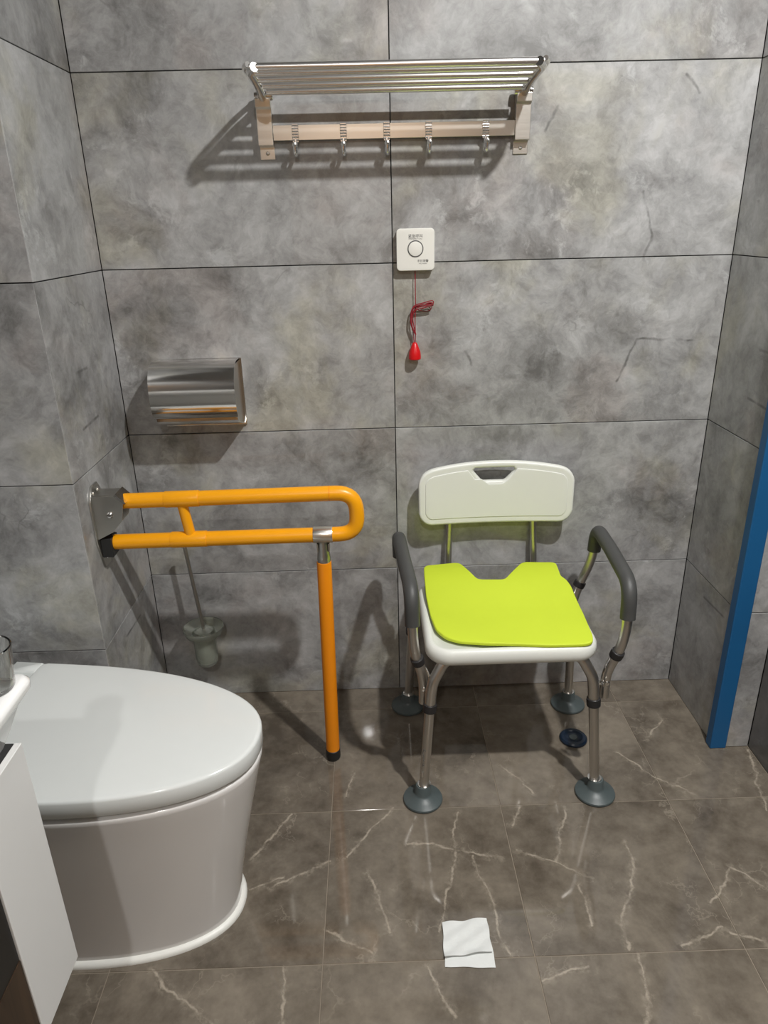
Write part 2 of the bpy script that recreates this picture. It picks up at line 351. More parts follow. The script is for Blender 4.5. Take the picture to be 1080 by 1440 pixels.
wb = struct('wall_back', box(bmesh.new(), XL - .02, XR + .02, TT, .12, 0, CEIL), M['grout_dark'])
lay_tiles(wb, (0, 0, 0), (1, 0, 0), (0, 0, 1), [XL, 0, XR], ZS, M['wall'])
wp = struct('wall_pillar', box(bmesh.new(), XLL - .1, XL - TT, YP + TT, .12, 0, CEIL), M['grout_dark'])
lay_tiles(wp, (0, YP, 0), (1, 0, 0), (0, 0, 1), [XLL, XL], ZS, M['wall_plain'])
lay_tiles(wp, (XL, 0, 0), (0, 1, 0), (0, 0, 1), [YP, 0], ZS, M['wall_plain'])
wr = struct('wall_right', box(bmesh.new(), XR + TT, XR2 + .1, YS + TT, .12, 0, CEIL), M['grout_dark'])
lay_tiles(wr, (XR, 0, 0), (0, -1, 0), (0, 0, 1), [0, -YS], ZS, M['wall_plain'])
lay_tiles(wr, (0, YS, 0), (1, 0, 0), (0, 0, 1), [XR, XR2], ZS, M['wall_plain'])
ws = struct('wall_doorway', box(bmesh.new(), XR2 + TT, XR2 + .1, YB, YS, 0, CEIL), M['grout_dark'])
lay_tiles(ws, (XR2, 0, 0), (0, -1, 0), (0, 0, 1), [-YS, -YS + .6, 1.7, 2.5, -YB], ZS, M['wall_dimmed'])
wl = struct('wall_left', box(bmesh.new(), XLL - .1, XLL - TT, YB, YP, 0, CEIL), M['grout_dark'])
lay_tiles(wl, (XLL, 0, 0), (0, 1, 0), (0, 0, 1), [YB, -2.8, -2.0, -1.2, YP], ZS, M['wall_dimmed'])
wf = struct('wall_front', box(bmesh.new(), XLL - .1, XR2 + .1, YB - .1, YB - TT, 0, CEIL), M['grout_dark'])
lay_tiles(wf, (0, YB, 0), (-1, 0, 0), (0, 0, 1), [-XR2, -.6, .5, -XLL], ZS, M['wall_dimmed'])
fl = struct('floor', box(bmesh.new(), XLL - .1, XR2 + .1, YB - .1, .12, -.1, -.0010), M['grout_light'])
FX = [-1.0, -.5815, -.1815, .2185, .6185, XR2 - 0.0]; FX = [XLL] + [-.9815, -.5815, -.1815, .2185, .6185] + [XR2]
FY = [0.0, -.098, -.475, -.852] + [-.852 - .38 * k for k in range(1, 7)] + [YB]
FY = sorted(FY)
lay_tiles(fl, (0, 0, 0), (1, 0, 0), (0, 1, 0), FX, FY, M['floor'], 0.0019)
ce = struct('ceiling', box(bmesh.new(), XLL - .1, XR2 + .1, YB - .1, .12, CEIL, CEIL + .08), M['ceiling'])

# door behind the photographer: wood leaf in a frame, seen only in reflections
d1 = struct('door_1', box(bmesh.new(), -.47, .47, YB + .004, YB + .045, .004, 2.06), M['wood'])
for sx in (-1, 1):
    for z0, z1 in ((.18, .92), (1.06, 1.90)):
        bm = prism(rrect(sx * .235 - .17, sx * .235 + .17, z0, z1, .01), 0, .008, Matrix.Translation((0, YB + .045, 0)) @ Matrix(((1, 0, 0, 0), (0, 0, 1, 0), (0, 1, 0, 0), (0, 0, 0, 1))), .003)
        build('panel', bm, M['wood'], d1)
bm = bmesh.new(); lathe(bm, [(0, 0), (.026, 0), (.026, .008), (0, .008)], (-.40, YB + .046, 1.0), (0, 1, 0)); tube(bm, fillet([(-.40, YB + .05, 1.0), (-.40, YB + .10, 1.0), (-.28, YB + .10, 1.0)], .015), .009)
build('door_handle', bm, M['chrome'], d1)
t1 = struct('trim_1', box(box(box(bmesh.new(), -.55, -.475, YB, YB + .06, 0, 2.14), .475, .55, YB, YB + .06, 0, 2.14), -.475, .475, YB, YB + .06, 2.065, 2.14), M['wood'])

# blue film covered frame post on the corner of the right wall
bm = box(bmesh.new(), XR - .012, XR + .030, YS - .006, YS + .022, 0, CEIL - .002)
post = build('corner_post', bm, M['blue'], bevel=.003, segs=2)
tag(post, 'blue film-wrapped upright frame post on the tiled corner at the right', 'post')

# ceiling downlights
for i, ((lx, ly), watt, dia) in enumerate(LAMPS):
    t = thing('ceiling_downlight', (lx, ly, CEIL), ['round recessed ceiling downlight above the shower chair side', 'round recessed ceiling downlight behind the photographer'][i], 'lamp')
    bm = bmesh.new(); lathe(bm, [(dia / 2, -.001), (dia / 2 + .018, -.001), (dia / 2 + .020, -.006), (dia / 2 + .016, -.010), (dia / 2, -.008), (dia / 2, -.001)], (lx, ly, CEIL)); build('ring', bm, M['lamp_ring'], t)
    bm = bmesh.new(); lathe(bm, [(0, -.0015), (dia / 2 - .001, -.0015), (dia / 2 - .001, -.004), (0, -.004)], (lx, ly, CEIL)); build('diffuser', bm, M['lamp'], t)
    ld = bpy.data.lights.new('downlight', 'AREA'); ld.shape = 'DISK'; ld.size = dia; ld.energy = watt; ld.color = (1, 0.985, 0.955)
    lo = bpy.data.objects.new('downlight', ld); COL.objects.link(lo); lo.location = (lx, ly, CEIL - .012)

# ------------------------------------------------------------ towel rack
t = thing('towel_rack', (0.01, 0, 1.43), 'chrome and brushed steel towel shelf with a hook rail, high on the tiled wall', 'towel rack')
RX0, RX1 = -.2735, .2895                       # bracket centres
for s, cx in ((-1, RX0), (1, RX1)):
    # stepped flat strip against the wall
    prof = [(0, 1.545), (-.030, 1.541), (-.030, 1.524), (-.022, 1.521), (-.022, 1.451), (-.003, 1.449), (-.003, 1.424), (0, 1.424)]
    bm = bmesh.new(); loft(bm, [[(cx - .0165, y, z) for y, z in prof], [(cx + .0165, y, z) for y, z in prof]])
    br = build('bracket', bm, M['rail'], t, smooth=False, bevel=.0012, segs=2)
    bm = bmesh.new(); lathe(bm, [(0, 0.0025), (.003, .002), (.0042, 0)], (cx, -.003, 1.4365), (0, -1, 0), 16); build('screw', bm, M['steel_dark'], br)
    # curved end arm reaching forward and outward
    bm = bmesh.new()
    arm = fillet([(cx, -.012, 1.540), (cx - s * .002, -.050, 1.545), (cx - s * .001, -.10, 1.555), (cx + s * .001, -.190, 1.563), (cx - s * .012, -.214, 1.566)], .03)
    tube(bm, arm, .0085, 14)
    tube(bm, fillet([(cx, -.02, 1.556), (cx + s * .010, -.07, 1.562), (cx + s * .012, -.185, 1.571), (cx, -.212, 1.571)], .03), .005, 12)
    build('end_arm', bm, M['chrome'], t)
    bm = bmesh.new(); lathe(bm, [(0, -.012), (.009, -.012), (.010, -.008), (.010, .008), (.009, .012), (0, .012)], (cx - s * .010, -.022, 1.546), (1, 0, 0), 20)
    lathe(bm, [(0, -.005), (.008, -.005), (.008, .005), (0, .005)], (cx + s * .012, -.022, 1.546), (1, 0, 0), 20); build('knuckle', bm, M['chrome'], t)
for y, z, r in ((-.205, 1.567, .0078), (-.168, 1.5635, .0066), (-.131, 1.5585, .0066), (-.094, 1.5535, .0066), (-.057, 1.5480, .0066)):
    bm = bmesh.new(); tube(bm, [(RX0 + .002 + (.2 + y) * .08, y, z), (RX1 - .002 - (.2 + y) * .08, y, z)], r, 20); build('shelf_tube', bm, M['chrome_satin'], t)
rail = build('hook_rail', box(bmesh.new(), RX0 + .0165, RX1 - .0165, -.0155, -.012, 1.4605, 1.4905), M['rail'], t, smooth=False, bevel=.0008, segs=2)
for hx in (-.2085, -.1035, -.0085, .0835, .2085):
    bm = bmesh.new(); box(bm, hx - .0062, hx + .0062, -.0185, -.0158, 1.4565, 1.4915)
    hk = build('hook', bm, M['chrome_satin'], rail, smooth=False)
    bm = hk.data; b2 = bmesh.new(); b2.from_mesh(bm)
    for k in range(6): tube(b2, [(hx - .0072, -.0190, 1.4605 + k * .0056), (hx + .0072, -.0190, 1.4605 + k * .0056)], .0018, 8)
    tube(b2, fillet([(hx, -.0170, 1.462), (hx, -.0175, 1.436), (hx, -.030, 1.428), (hx, -.046, 1.434), (hx, -.047, 1.446)], .008, 4), [.0048] * 99, 10) if False else tube(b2, fillet([(hx, -.0170, 1.462), (hx, -.0175, 1.436), (hx, -.030, 1.428), (hx, -.043, 1.434), (hx, -.045, 1.446)], .008, 4), .0042, 10)
    lathe(b2, [(0, -.006), (.0045, -.004), (.0062, 0), (.0045, .004), (0, .006)], (hx, -.045, 1.449), (0, 0, 1), 12)
    b2.to_mesh(bm); b2.free()
    bm = None

# ------------------------------------------------------------ emergency call box with pull cord
t = thing('call_button', (0.0525, 0, 1.18), 'white square emergency call box with a red pull cord', 'call button')
bm = prism(rrect(.0095, .0965, 1.1835, 1.2745, .008), .0, .016, XZ, .003); build('housing', bm, M['white_box'], t)
bm = prism(rrect(.0090, .0970, 1.1830, 1.2750, .009), .0150, .0205, XZ, .0015); fc = build('face_plate', bm, M['white_box'], t)
bm = bmesh.new(); lathe(bm, [(.0162, 0), (.0166, .0012), (.0182, .0012), (.0186, 0)], (.0528, -.0204, 1.231), (0, -1, 0), 40); build('ring', bm, M['ink'], t)
bm = bmesh.new(); lathe(bm, [(.0162, 0), (.0160, .0018), (.012, .0026), (0, .0030)], (.0528, -.0204, 1.231), (0, -1, 0), 40); build('button', bm, M['white_box'], t)
def text(body, x, z, size, y, name='lettering'):
    cu = bpy.data.curves.new('txt', 'FONT'); cu.body = body; cu.size = size; cu.align_x = 'CENTER'; cu.extrude = .0001
    cu.materials.append(M['ink'])
    o = bpy.data.objects.new('tmp', cu); COL.objects.link(o)
    dg = bpy.context.evaluated_depsgraph_get(); dg.update()
    me = bpy.data.meshes.new_from_object(o.evaluated_get(dg)); bpy.data.objects.remove(o)
    p = bpy.data.objects.new(name, me); COL.objects.link(p); p.matrix_world = Matrix.Translation((x, y, z)) @ XZ
    return p
for body, x, z, s in (('\u7d27\u6025\u547c\u53eb', .0530, 1.2555, .0085), ('EMERGENCY CALL', .0530, 1.2515, .0038), ('\u624b\u62c9\u62a5\u8b66', .0700, 1.2020, .0066), ('PULL ALARM', .0700, 1.1975, .0034)):
    p = text(body, x, z, s, -.0207); mw = p.matrix_world.copy(); p.parent = t; p.matrix_parent_inverse = Matrix.Translation(-Vector(t.location)); p.matrix_world = mw
def smooth_path(pts, n=6):
    P = [Vector(p) for p in pts]; out = []
    for i in range(len(P) - 1):
        a = P[max(i - 1, 0)]; b = P[i]; c = P[i + 1]; d = P[min(i + 2, len(P) - 1)]
        for k in range(n):
            s = k / n; out.append(0.5 * ((2 * b) + (c - a) * s + (2 * a - 5 * b + 4 * c - d) * s * s + (3 * b - a - 3 * c + d) * s ** 3))
    out.append(P[-1]); return out
bm = bmesh.new()
tube(bm, smooth_path([(.0525, -.010, 1.186), (.0525, -.011, 1.14), (.0528, -.012, 1.10), (.0515, -.014, 1.07), (.052, -.014, 1.03), (.0505, -.014, 1.012)]), .0011, 8)
for dz, yy in ((0, -.016), (.004, -.019), (.008, -.017)):
    tube(bm, smooth_path([(.052, yy, 1.035), (.0405 + dz * .3, yy - .001, 1.062), (.041 + dz * .3, yy, 1.085), (.050, yy - .002, 1.1035 - dz * .5), (.074, yy - .004, 1.1105 - dz * .8), (.0915 - dz, yy - .004, 1.1145 - dz), (.0945, yy - .004, 1.109 - dz * .6), (.078, yy - .003, 1.1075 - dz), (.056, yy, 1.102 - dz), (.046, yy + .001, 1.082), (.0475, yy, 1.060), (.053, yy, 1.036)]), .0012, 8)
tube(bm, smooth_path([(.053, -.015, 1.10), (.068, -.009, 1.100), (.083, -.005, 1.104), (.0915, -.005, 1.099), (.088, -.004, 1.091), (.074, -.004, 1.089), (.056, -.006, 1.093)]), .0009, 8)
tube(bm, [(.0470, -.015, 1.045), (.0488, -.014, 1.012)], .0010, 8)
build('pull_cord', bm, M['cord'], t)
bm = bmesh.new(); lathe(bm, [(0, .001), (.004, .001), (.0065, -.002), (.0095, -.010), (.0135, -.020), (.0150, -.030), (.0150, -.038), (.013, -.040), (0, -.040)], (.0500, -.0165, 1.016), (0, 0, 1), 24)
build('pull_knob', bm, M['red'], t)

# ------------------------------------------------------------ toilet paper holder
t = thing('paper_holder', (-.478, 0, .82), 'polished steel toilet paper holder with curved cover on the back wall', 'paper holder')
build('back_plate', box(bmesh.new(), -.580, -.376, -.006, 0, .822, .990), M['chrome'], t, smooth=False, bevel=.001, segs=2)
arc = [(-.004, .988)] + [(-.060 - .060 * math.sin(math.radians(a)), .934 + .060 * math.cos(math.radians(a)) - .0) for a in range(0, 91, 9)] + [(-.120, .905), (-.116, .884), (-.1085, .872), (-.106, .868)]
arc[1:1] = [(-.03, .993)]
inner = [(y + .0016, z - .0012) for y, z in arc]
ol = arc + inner[::-1]
bm = bmesh.new(); loft(bm, [[(-.5785, y, z) for y, z in ol], [(-.3780, y, z) for y, z in ol]]); build('cover', bm, M['chrome'], t, angle=50)
for x in (-.5745, -.3835):
    o2 = [(0, .824), (-.085, .850), (-.104, .866), (-.112, .886), (-.1165, .925), (-.104, .962), (-.060, .984), (0, .984)]
    bm = bmesh.new(); loft(bm, [[(x - .001, y, z) for y, z in o2], [(x + .001, y, z) for y, z in o2]]); build('side_plate', bm, M['steel_dark'], t, smooth=False)
bm = bmesh.new(); l2 = [(0, .8225), (-.088, .8490), (-.101, .858), (-.104, .866), (-.1025, .8665), (-.099, .860), (-.087, .8515), (0, .825)]
loft(bm, [[(-.573, y, z) for y, z in l2], [(-.380, y, z) for y, z in l2]]); build('lower_lip', bm, M['chrome'], t, smooth=False)
bm = bmesh.new(); lathe(bm, [(.018, -.05), (.048, -.05), (.048, .05), (.018, .05), (.018, -.05)], (-.478, -.056, .925), (1, 0, 0), 32); build('paper_roll', bm, M['paper'], t)
bm = bmesh.new(); tube(bm, [(-.572, -.056, .925), (-.384, -.056, .925)], .006, 12); build('spindle', bm, M['chrome'], t)

# ------------------------------------------------------------ fold-down grab bar
GY = -.283
t = thing('grab_bar', (-.682, GY, .57), 'orange fold-down grab bar with a support leg, mounted beside the toilet', 'grab bar')
bm = prism([(-.318, .640), (-.318, .735), (-.296, .768), (-.262, .768), (-.238, .735), (-.238, .615), (-.262, .572), (-.296, .572)][::-1], 0, .005, Matrix.Translation((XL, 0, 0)) @ YZ, .001); pl = build('wall_plate', bm, M['steel_dark'], t, smooth=False)
for y, z in ((-.292, .752), (-.264, .752), (-.303, .735), (-.279, .590), (-.255, .735)):
    bm = bmesh.new(); lathe(bm, [(.0045, 0), (.004, .002), (0, .003)], (XL + .005, y, z), (1, 0, 0), 14); build('screw', bm, M['chrome'], pl)
# hinge housing: two cheeks, a top web and a slanted lip
ck = [(XL + .004, .646), (XL + .004, .748), (XL + .056, .750), (XL + .072, .732), (XL + .064, .690), (XL + .040, .664)]
for y in (GY - .026, GY + .024):
    bm = prism(ck[::-1], 0, .003, Matrix.Translation((0, y + .0015, 0)) @ XZ, .0005); build('hinge_cheek', bm, M['steel_dark'], t, smooth=False)
bm = box(bmesh.new(), XL + .004, XL + .054, GY - .024, GY + .022, .7475, .7505); build('hinge_top', bm, M['steel_dark'], t, smooth=False)
bm = bmesh.new(); loft(bm, [[(XL + .054, GY - .028, .7505), (XL + .074, GY - .028, .7300), (XL + .078, GY - .028, .7330), (XL + .058, GY - .028, .7535)], [(XL + .054, GY + .024, .7505), (XL + .074, GY + .024, .7300), (XL + .078, GY + .024, .7330), (XL + .058, GY + .024, .7535)]]); build('hinge_lip', bm, M['chrome'], t, smooth=False)
bm = bmesh.new(); lathe(bm, [(.0075, 0), (.0075, .003), (.005, .0055), (0, .006)], (XL + .040, GY - .0275, .706), (0, -1, 0), 18); build('hinge_bolt', bm, M['chrome'], t)
bm = box(bmesh.new(), XL + .005, XL + .030, GY - .022, GY + .020, .600, .646); build('stop_block', bm, M['rubber_dark'], t, smooth=False, bevel=.002, segs=2)
zt, zl, R = .7295, .6310, .0172
bm = bmesh.new()
tube(bm, fillet([(-.632, GY, zt - .002), (-.400, GY, zt), (-.1015, GY, zt + .0025), (-.0985, GY, zl + .001), (-.300, GY, zl), (-.655, GY, zl - .002)], [0, 0, .044, .044, 0, 0], 8), R, 22)
build('loop_tube', bm, M['orange'], t)
def sleeve(name, a, b, r, mat, par, rim=.0015):
    a, b = Vector(a), Vector(b); ax = (b - a); L = ax.length; bm = bmesh.new()
    lathe(bm, [(r - .0025, 0), (r - .0004, 0), (r, rim), (r, L - rim), (r - .0004, L), (r - .0025, L)], a, ax, 24); return build(name, bm, mat, par)
sleeve('sleeve', (-.525, GY, zt - .001), (-.449, GY, zt - .0005), R + .0014, M['orange'], t)
sleeve('sleeve', (-.523, GY, zl - .001), (-.443, GY, zl - .0005), R + .0014, M['orange'], t)
bm = bmesh.new(); tube(bm, [(-.489, GY, zt - .010), (-.479, GY, zl + .010)], .0118, 18); build('cross_link', bm, M['orange'], t)
for x, z in ((-.159, zt + .0022),): sleeve('joint_ring', (x - .001, GY, z), (x + .001, GY, z), R + .0003, M['orange_shaded'], t, .0003)
sleeve('steel_collar', (-.2005, GY, zl + .0005), (-.157, GY, zl + .0008), R + .0020, M['rail'], t)
sleeve('black_socket', (XL + .006, GY, zl - .002), (-.648, GY, zl - .002), R - .001, M['rubber_dark'], t)
top = Vector((-.1795, GY, .612)); foot = Vector((-.1855, -.290, 0)); ax = (foot - top).normalized()
bm = bmesh.new(); lathe(bm, [(0, -.006), (.011, -.006), (.0125, .004), (.0125, .014), (.0150, .030), (.0160, .044), (.0150, .050), (0, .050)], top, ax, 24)
box(bm, top.x - .0145, top.x - .0115, GY - .010, GY + .010, .592, .612); box(bm, top.x + .0115, top.x + .0145, GY - .010, GY + .010, .592, .612)
build('swivel', bm, M['steel_dark'], t)
L = (foot - top).length
bm = bmesh.new(); lathe(bm, [(.010, .048), (.0168, .048), (.0172, .050), (.0172, L - .026), (.010, L - .026)], top, ax, 24); build('support_leg', bm, M['orange_shaded'], t)
bm = bmesh.new(); lathe(bm, [(.0165, L - .030), (.0185, L - .028), (.0190, L - .006), (.017, L - .0005), (0, L - .0005)], top, ax, 24); build('rubber_foot', bm, M['rubber_dark'], t)

# ------------------------------------------------------------ toilet brush in wall holder
BX, BY = -.540, -.066
t = thing('toilet_brush', (BX, 0, .15), 'steel-handled toilet brush in a frosted cup behind the grab bar', 'toilet brush')
bm = bmesh.new(); lathe(bm, [(0, .150), (.020, .150), (.028, .158), (.031, .180), (.0315, .255), (.030, .255), (.0285, .180), (.024, .163), (0, .160)], (BX, BY, 0)); build('cup', bm, M['frost'], t)
bm = bmesh.new(); lathe(bm, [(.0315, .242), (.036, .240), (.050, .252), (.0555, .268), (.0545, .271), (.048, .259), (.034, .2475), (.0315, .2475), (.0315, .242)], (BX, BY, 0), seg=40); build('flared_rim', bm, M['frost'], t)
bm = bmesh.new(); box(bm, BX - .015, BX + .015, -.012, 0, .225, .262); box(bm, BX - .006, BX + .006, BY + .030, -.010, .236, .246); build('wall_mount', bm, M['rail'], t, smooth=False, bevel=.001)
bm = bmesh.new(); lathe(bm, [(0, .256), (.022, .256), (.026, .260), (.018, .266), (.006, .272), (0, .273)], (BX, BY, 0), seg=24); build('splash_cap', bm, M['frost'], t)
bm = bmesh.new(); pts = [(BX + .001, BY, .262), (BX - .022, BY + .006, .512)]; tube(bm, pts, .0052, 14); h = build('handle', bm, M['steel_dark'], t)
bm = bmesh.new(); lathe(bm, [(0, 0), (.0062, .001), (.0064, .007), (0, .010)], (BX - .022, BY + .006, .507), (-.09, .02, 1), 14); build('end_cap', bm, M['chrome'], h)
bm = bmesh.new(); lathe(bm, [(0, .165), (.020, .168), (.024, .190), (.022, .235), (0, .240)], (BX, BY, 0), seg=20); build('bristles', bm, M['bristle'], t)

# ------------------------------------------------------------ toilet
TA = math.radians(-7.5); TO = Vector((-.280, -.716))
def tl(u, v, z):
    return (TO.x + u * math.cos(TA) - v * math.sin(TA), TO.y + u * math.sin(TA) + v * math.cos(TA), z)
def dshape(nose, Ln, W, rear, z, n=22, e=2.2, vc=-.008, rr=.02):
    c = nose - Ln; pts = []
    for k in range(-n, n + 1):
        a = math.pi / 2 * k / n; cs, sn = math.cos(a), math.sin(a)
        u = c + Ln * (abs(cs) ** (2 / e)); v = W * (abs(sn) ** (2 / e)) * (1 if sn >= 0 else -1)
        pts.append((u, v + vc))
    pts += [(c - (c - rear) * .5, W + vc), (rear + rr, W + vc), (rear + rr * .3, W - rr * .3 + vc), (rear, W - rr + vc), (rear, -W + rr + vc), (rear + rr * .3, -W + rr * .3 + vc), (rear + rr, -W + vc), (c - (c - rear) * .5, -W + vc)]
    return [tl(u, v, z) for u, v in pts]
t = thing('toilet', (-.60, -.66, 0), 'white one-piece toilet with closed lid, at left in front of the wall', 'toilet')
REAR = -.735
bm = bmesh.new()
secs = []
for z, nose, Ln, W in ((.010, -.078, .42, .166), (.045, -.074, .42, .167), (.12, -.061, .42, .170), (.20, -.044, .43, .176), (.28, -.026, .44, .183), (.34, -.012, .45, .190), (.372, -.004, .45, .1945), (.380, -.003, .45, .1955), (.3840, -.0045, .45, .194), (.3865, -.010, .45, .188)):
    secs.append(dshape(nose, Ln, W, REAR, z))
loft(bm, secs); build('bowl_skirt', bm, M['ceramic'], t, angle=60)
bm = bmesh.new(); loft(bm, [dshape(-.068, .425, .176, REAR, 0), dshape(-.068, .425, .176, REAR, .004), dshape(-.071, .425, .173, REAR, .009), dshape(-.078, .42, .166, REAR, .011)]); build('base_sealant', bm, M['caulk'], t, angle=60)
bm = bmesh.new(); loft(bm, [dshape(-.016, .445, .184, -.53, .3860), dshape(-.016, .445, .184, -.53, .3925)]); build('seat_gap_shade', bm, M['gap'], t)  # solid dark layer painting the shade between lid and skirt
# lid
bm = bmesh.new()
loft(bm, [dshape(-.008, .45, .189, -.525, .3915, rr=.012), dshape(-.002, .45, .195, -.529, .3930, rr=.012), dshape(0, .45, .197, -.53, .3965, rr=.012), dshape(0, .45, .197, -.53, .4245, rr=.012), dshape(-.0012, .45, .1958, -.5295, .4275, rr=.012), dshape(-.004, .45, .193, -.528, .4295, rr=.012), dshape(-.008, .45, .189, -.526, .4300, rr=.012), dshape(-.030, .44, .170, -.512, .4303, rr=.02)])
build('lid', bm, M['lid'], t, angle=60)
# rear housing behind the lid, with the recessed hinge gap
def rhouse(u0, u1, v0, v1, z0, z1, r=.012):
    ol = rrect(u0, u1, v0, v1, r); i1 = scaled(ol, .004)
    return [[tl(u, v, z0) for u, v in ol], [tl(u, v, z1 - .004) for u, v in ol], [tl(u, v, z1) for u, v in i1]]
bm = bmesh.new(); loft(bm, rhouse(REAR + .002, -.5455, -.162, .146, .3865, .4305, .004)); loft(bm, rhouse(REAR + .002, -.598, -.2045, .1885, .3865, .4304, .008)); build('rear_housing', bm, M['lid'], t, angle=50)
for v0, v1 in ((.150, .1885), (-.2045, -.166)):
    bm = bmesh.new(); loft(bm, rhouse(-.592, -.527, v0, v1, .3925, .4300, .004)); build('hinge_cover', bm, M['lid'], t, angle=50)
bm = bmesh.new(); loft(bm, rhouse(-.600, -.530, -.198, .182, .3865, .4140, .002)); build('hinge_gap_shade', bm, M['slot_shade'], t)  # solid grey block, shade of the hinge slot put into its colour

# ------------------------------------------------------------ vanity cabinet, basin, tumbler
VX, VY0 = -.490, -1.080
t = thing('vanity_cabinet', (-.755, -1.35, .35), 'white wall-hung vanity cabinet with a dark recess, at the lower left', 'cabinet')
build('end_stile', box(bmesh.new(), VX - .009, VX, -1.188, VY0, .352, .722), M['white_panel'], t, smooth=False, bevel=.0012, segs=2)
build('side_panel', box(bmesh.new(), XLL, VX - .0092, -1.098, VY0, .352, .7055), M['white_panel'], t, smooth=False, bevel=.0012, segs=2)
build('side_panel', box(bmesh.new(), XLL, VX - .0092, -1.700, -1.682, .352, .7055), M['white_panel'], t, smooth=False, bevel=.0012, segs=2)
build('front_rail', box(bmesh.new(), VX - .009, VX, -1.700, -1.1885, .612, .722), M['white_panel'], t, smooth=False, bevel=.0012, segs=2)
build('top_panel', box(bmesh.new(), XLL, VX - .018, -1.682, -1.098, .690, .7055), M['white_panel'], t, smooth=False)
build('bottom_panel', box(bmesh.new(), XLL, VX - .040, -1.682, -1.098, .352, .368), M['wood_dark'], t, smooth=False)
build('recess_back', box(bmesh.new(), VX - .018, VX - .003, -1.682, -1.1885, .494, .6115), M['black'], t, smooth=False)  # near-black panel set just behind the stile face
build('lower_panel', box(bmesh.new(), VX - .022, VX - .002, -1.682, -1.1885, .352, .4935), M['wood_dark'], t, smooth=False)
build('shadow_gap', box(bmesh.new(), XLL, VX - .0094, -1.700, -1.0815, .7060, .7218), M['gap'], t, smooth=False)  # dark block, its colour painting the shade in the slit
t = thing('washbasin', (-.755, -1.35, .71), 'white ceramic washbasin with rounded rim, on the vanity cabinet', 'sink')
bm = bmesh.new()
def rr3(x0, x1, y0, y1, r, z): return [(x, y, z) for x, y in rrect(x0, x1, y0, y1, r, 6)]
X0, X1, Y0, Y1 = XLL + .002, -.474, -1.69, -1.046
S = [rr3(X0, X1 - .033, Y0 + .03, Y1 - .037, .008, .7225), rr3(X0, X1 - .026, Y0 + .02, Y1 - .029, .010, .738), rr3(X0, X1 - .010, Y0 + .008, Y1 - .014, .02, .774), rr3(X0, X1, Y0, Y1, .018, .788),
     rr3(X0, X1, Y0, Y1, .018, .795), rr3(X0 + .003, X1 - .004, Y0 + .004, Y1 - .004, .017, .7995), rr3(X0 + .01, X1 - .014, Y0 + .014, Y1 - .014, .02, .8005),
     rr3(X0 + .05, X1 - .024, Y0 + .03, Y1 - .088, .03, .797), rr3(X0 + .06, X1 - .032, Y0 + .04, Y1 - .096, .04, .785), rr3(X0 + .07, X1 - .045, Y0 + .06, Y1 - .11, .06, .750), rr3(X0 + .12, X1 - .11, Y0 + .13, Y1 - .18, .07, .733)]
loft(bm, S); build('basin_body', bm, M['basin'], t, angle=60)
bm = bmesh.new(); lathe(bm, [(0, .004), (.020, .004), (.024, .001), (.024, 0)], (-.76, -1.40, .7335)); build('drain', bm, M['chrome'], t)
t = thing('glass_tumbler', (-.501, -1.083, .8005), 'clear glass tumbler standing on the washbasin corner', 'glass')
bm = bmesh.new(); lathe(bm, [(0, 0), (.021, 0), (.023, .003), (.0285, .054), (.0275, .0555), (.0260, .054), (.0205, .006), (0, .005)], (-.504, -1.082, .8008), seg=36); build('glass_body', bm, M['glass'], t)

# ------------------------------------------------------------ shower chair
t = thing('shower_chair', (.245, -.26, 0), 'white plastic shower chair with aluminium legs and dark grey padded armrests', 'chair')
SX0, SX1, SY0, SY1 = .046, .437, -.444, -.100
bm = bmesh.new()
def rs(i, z, r): return [(x, y, z) for x, y in rrect(SX0 + i, SX1 - i, SY0 + i, SY1 - i, [r, r, r, r], 8)]
loft(bm, [rs(.032, .390, .034), rs(.026, .388, .038), rs(.020, .372, .042), rs(.016, .3685, .045), rs(.006, .3725, .05), rs(.001, .380, .054), rs(0, .389, .055), rs(.001, .399, .054), rs(.005, .4065, .052), rs(.010, .4095, .048), rs(.016, .4095, .044), rs(.021, .4055, .040), rs(.024, .4030, .038)])
build('seat', bm, M['plastic_white'], t, angle=70)
# backrest: bowed board with a grip slot
bw = []
def top_z(x): s = (x - .256) / .202; return .7145 - .021 * abs(s) ** 2.2
def bot_z(x): s = (x - .256) / .202; return .5475 + .003 * s * s
n = 18; rc = .036
xs = [.054 + rc + (.404 - 2 * rc) * k / n for k in range(n + 1)]
bot = [(x, bot_z(x)) for x in xs]; topl = [(x, top_z(x)) for x in reversed(xs)]
def corner(cx, cz, a0, a1, rx, rz): return [(cx + rx * math.cos(math.radians(a)), cz + rz * math.sin(math.radians(a))) for a in [a0 + (a1 - a0) * k / 7 for k in range(1, 7)]]
ol = bot + corner(.458 - rc, bot_z(.44) + .045, -90, 0, rc, .045) + corner(.458 - rc + .0, top_z(.43) - .045, 0, 90, rc, .045) + topl + corner(.054 + rc, top_z(.08) - .045, 90, 180, rc, .045) + corner(.054 + rc, bot_z(.07) + .045, 180, 270, rc, .045)
slot = [(.203, .698), (.198, .693), (.199, .689), (.218, .6665), (.224, .663), (.277, .663), (.283, .6665), (.305, .689), (.306, .693), (.301, .698)]
bm = prism(ol, .0, .018, Matrix.Translation((0, -.026, 0)) @ XZ, .0065, [slot])
slice_bm(bm, 0, [.07 + .0155 * k for k in range(25)])
o3 = scaled(ol, .018); o3 = [(x, (.6555 if .222 < x < .282 else .669) if (z > .66 and .196 < x < .310) else z) for x, z in o3]
b3 = prism(o3, .0160, .0198, Matrix.Translation((0, -.026, 0)) @ XZ, .0012)
slice_bm(b3, 0, [.07 + .0155 * k for k in range(25)])
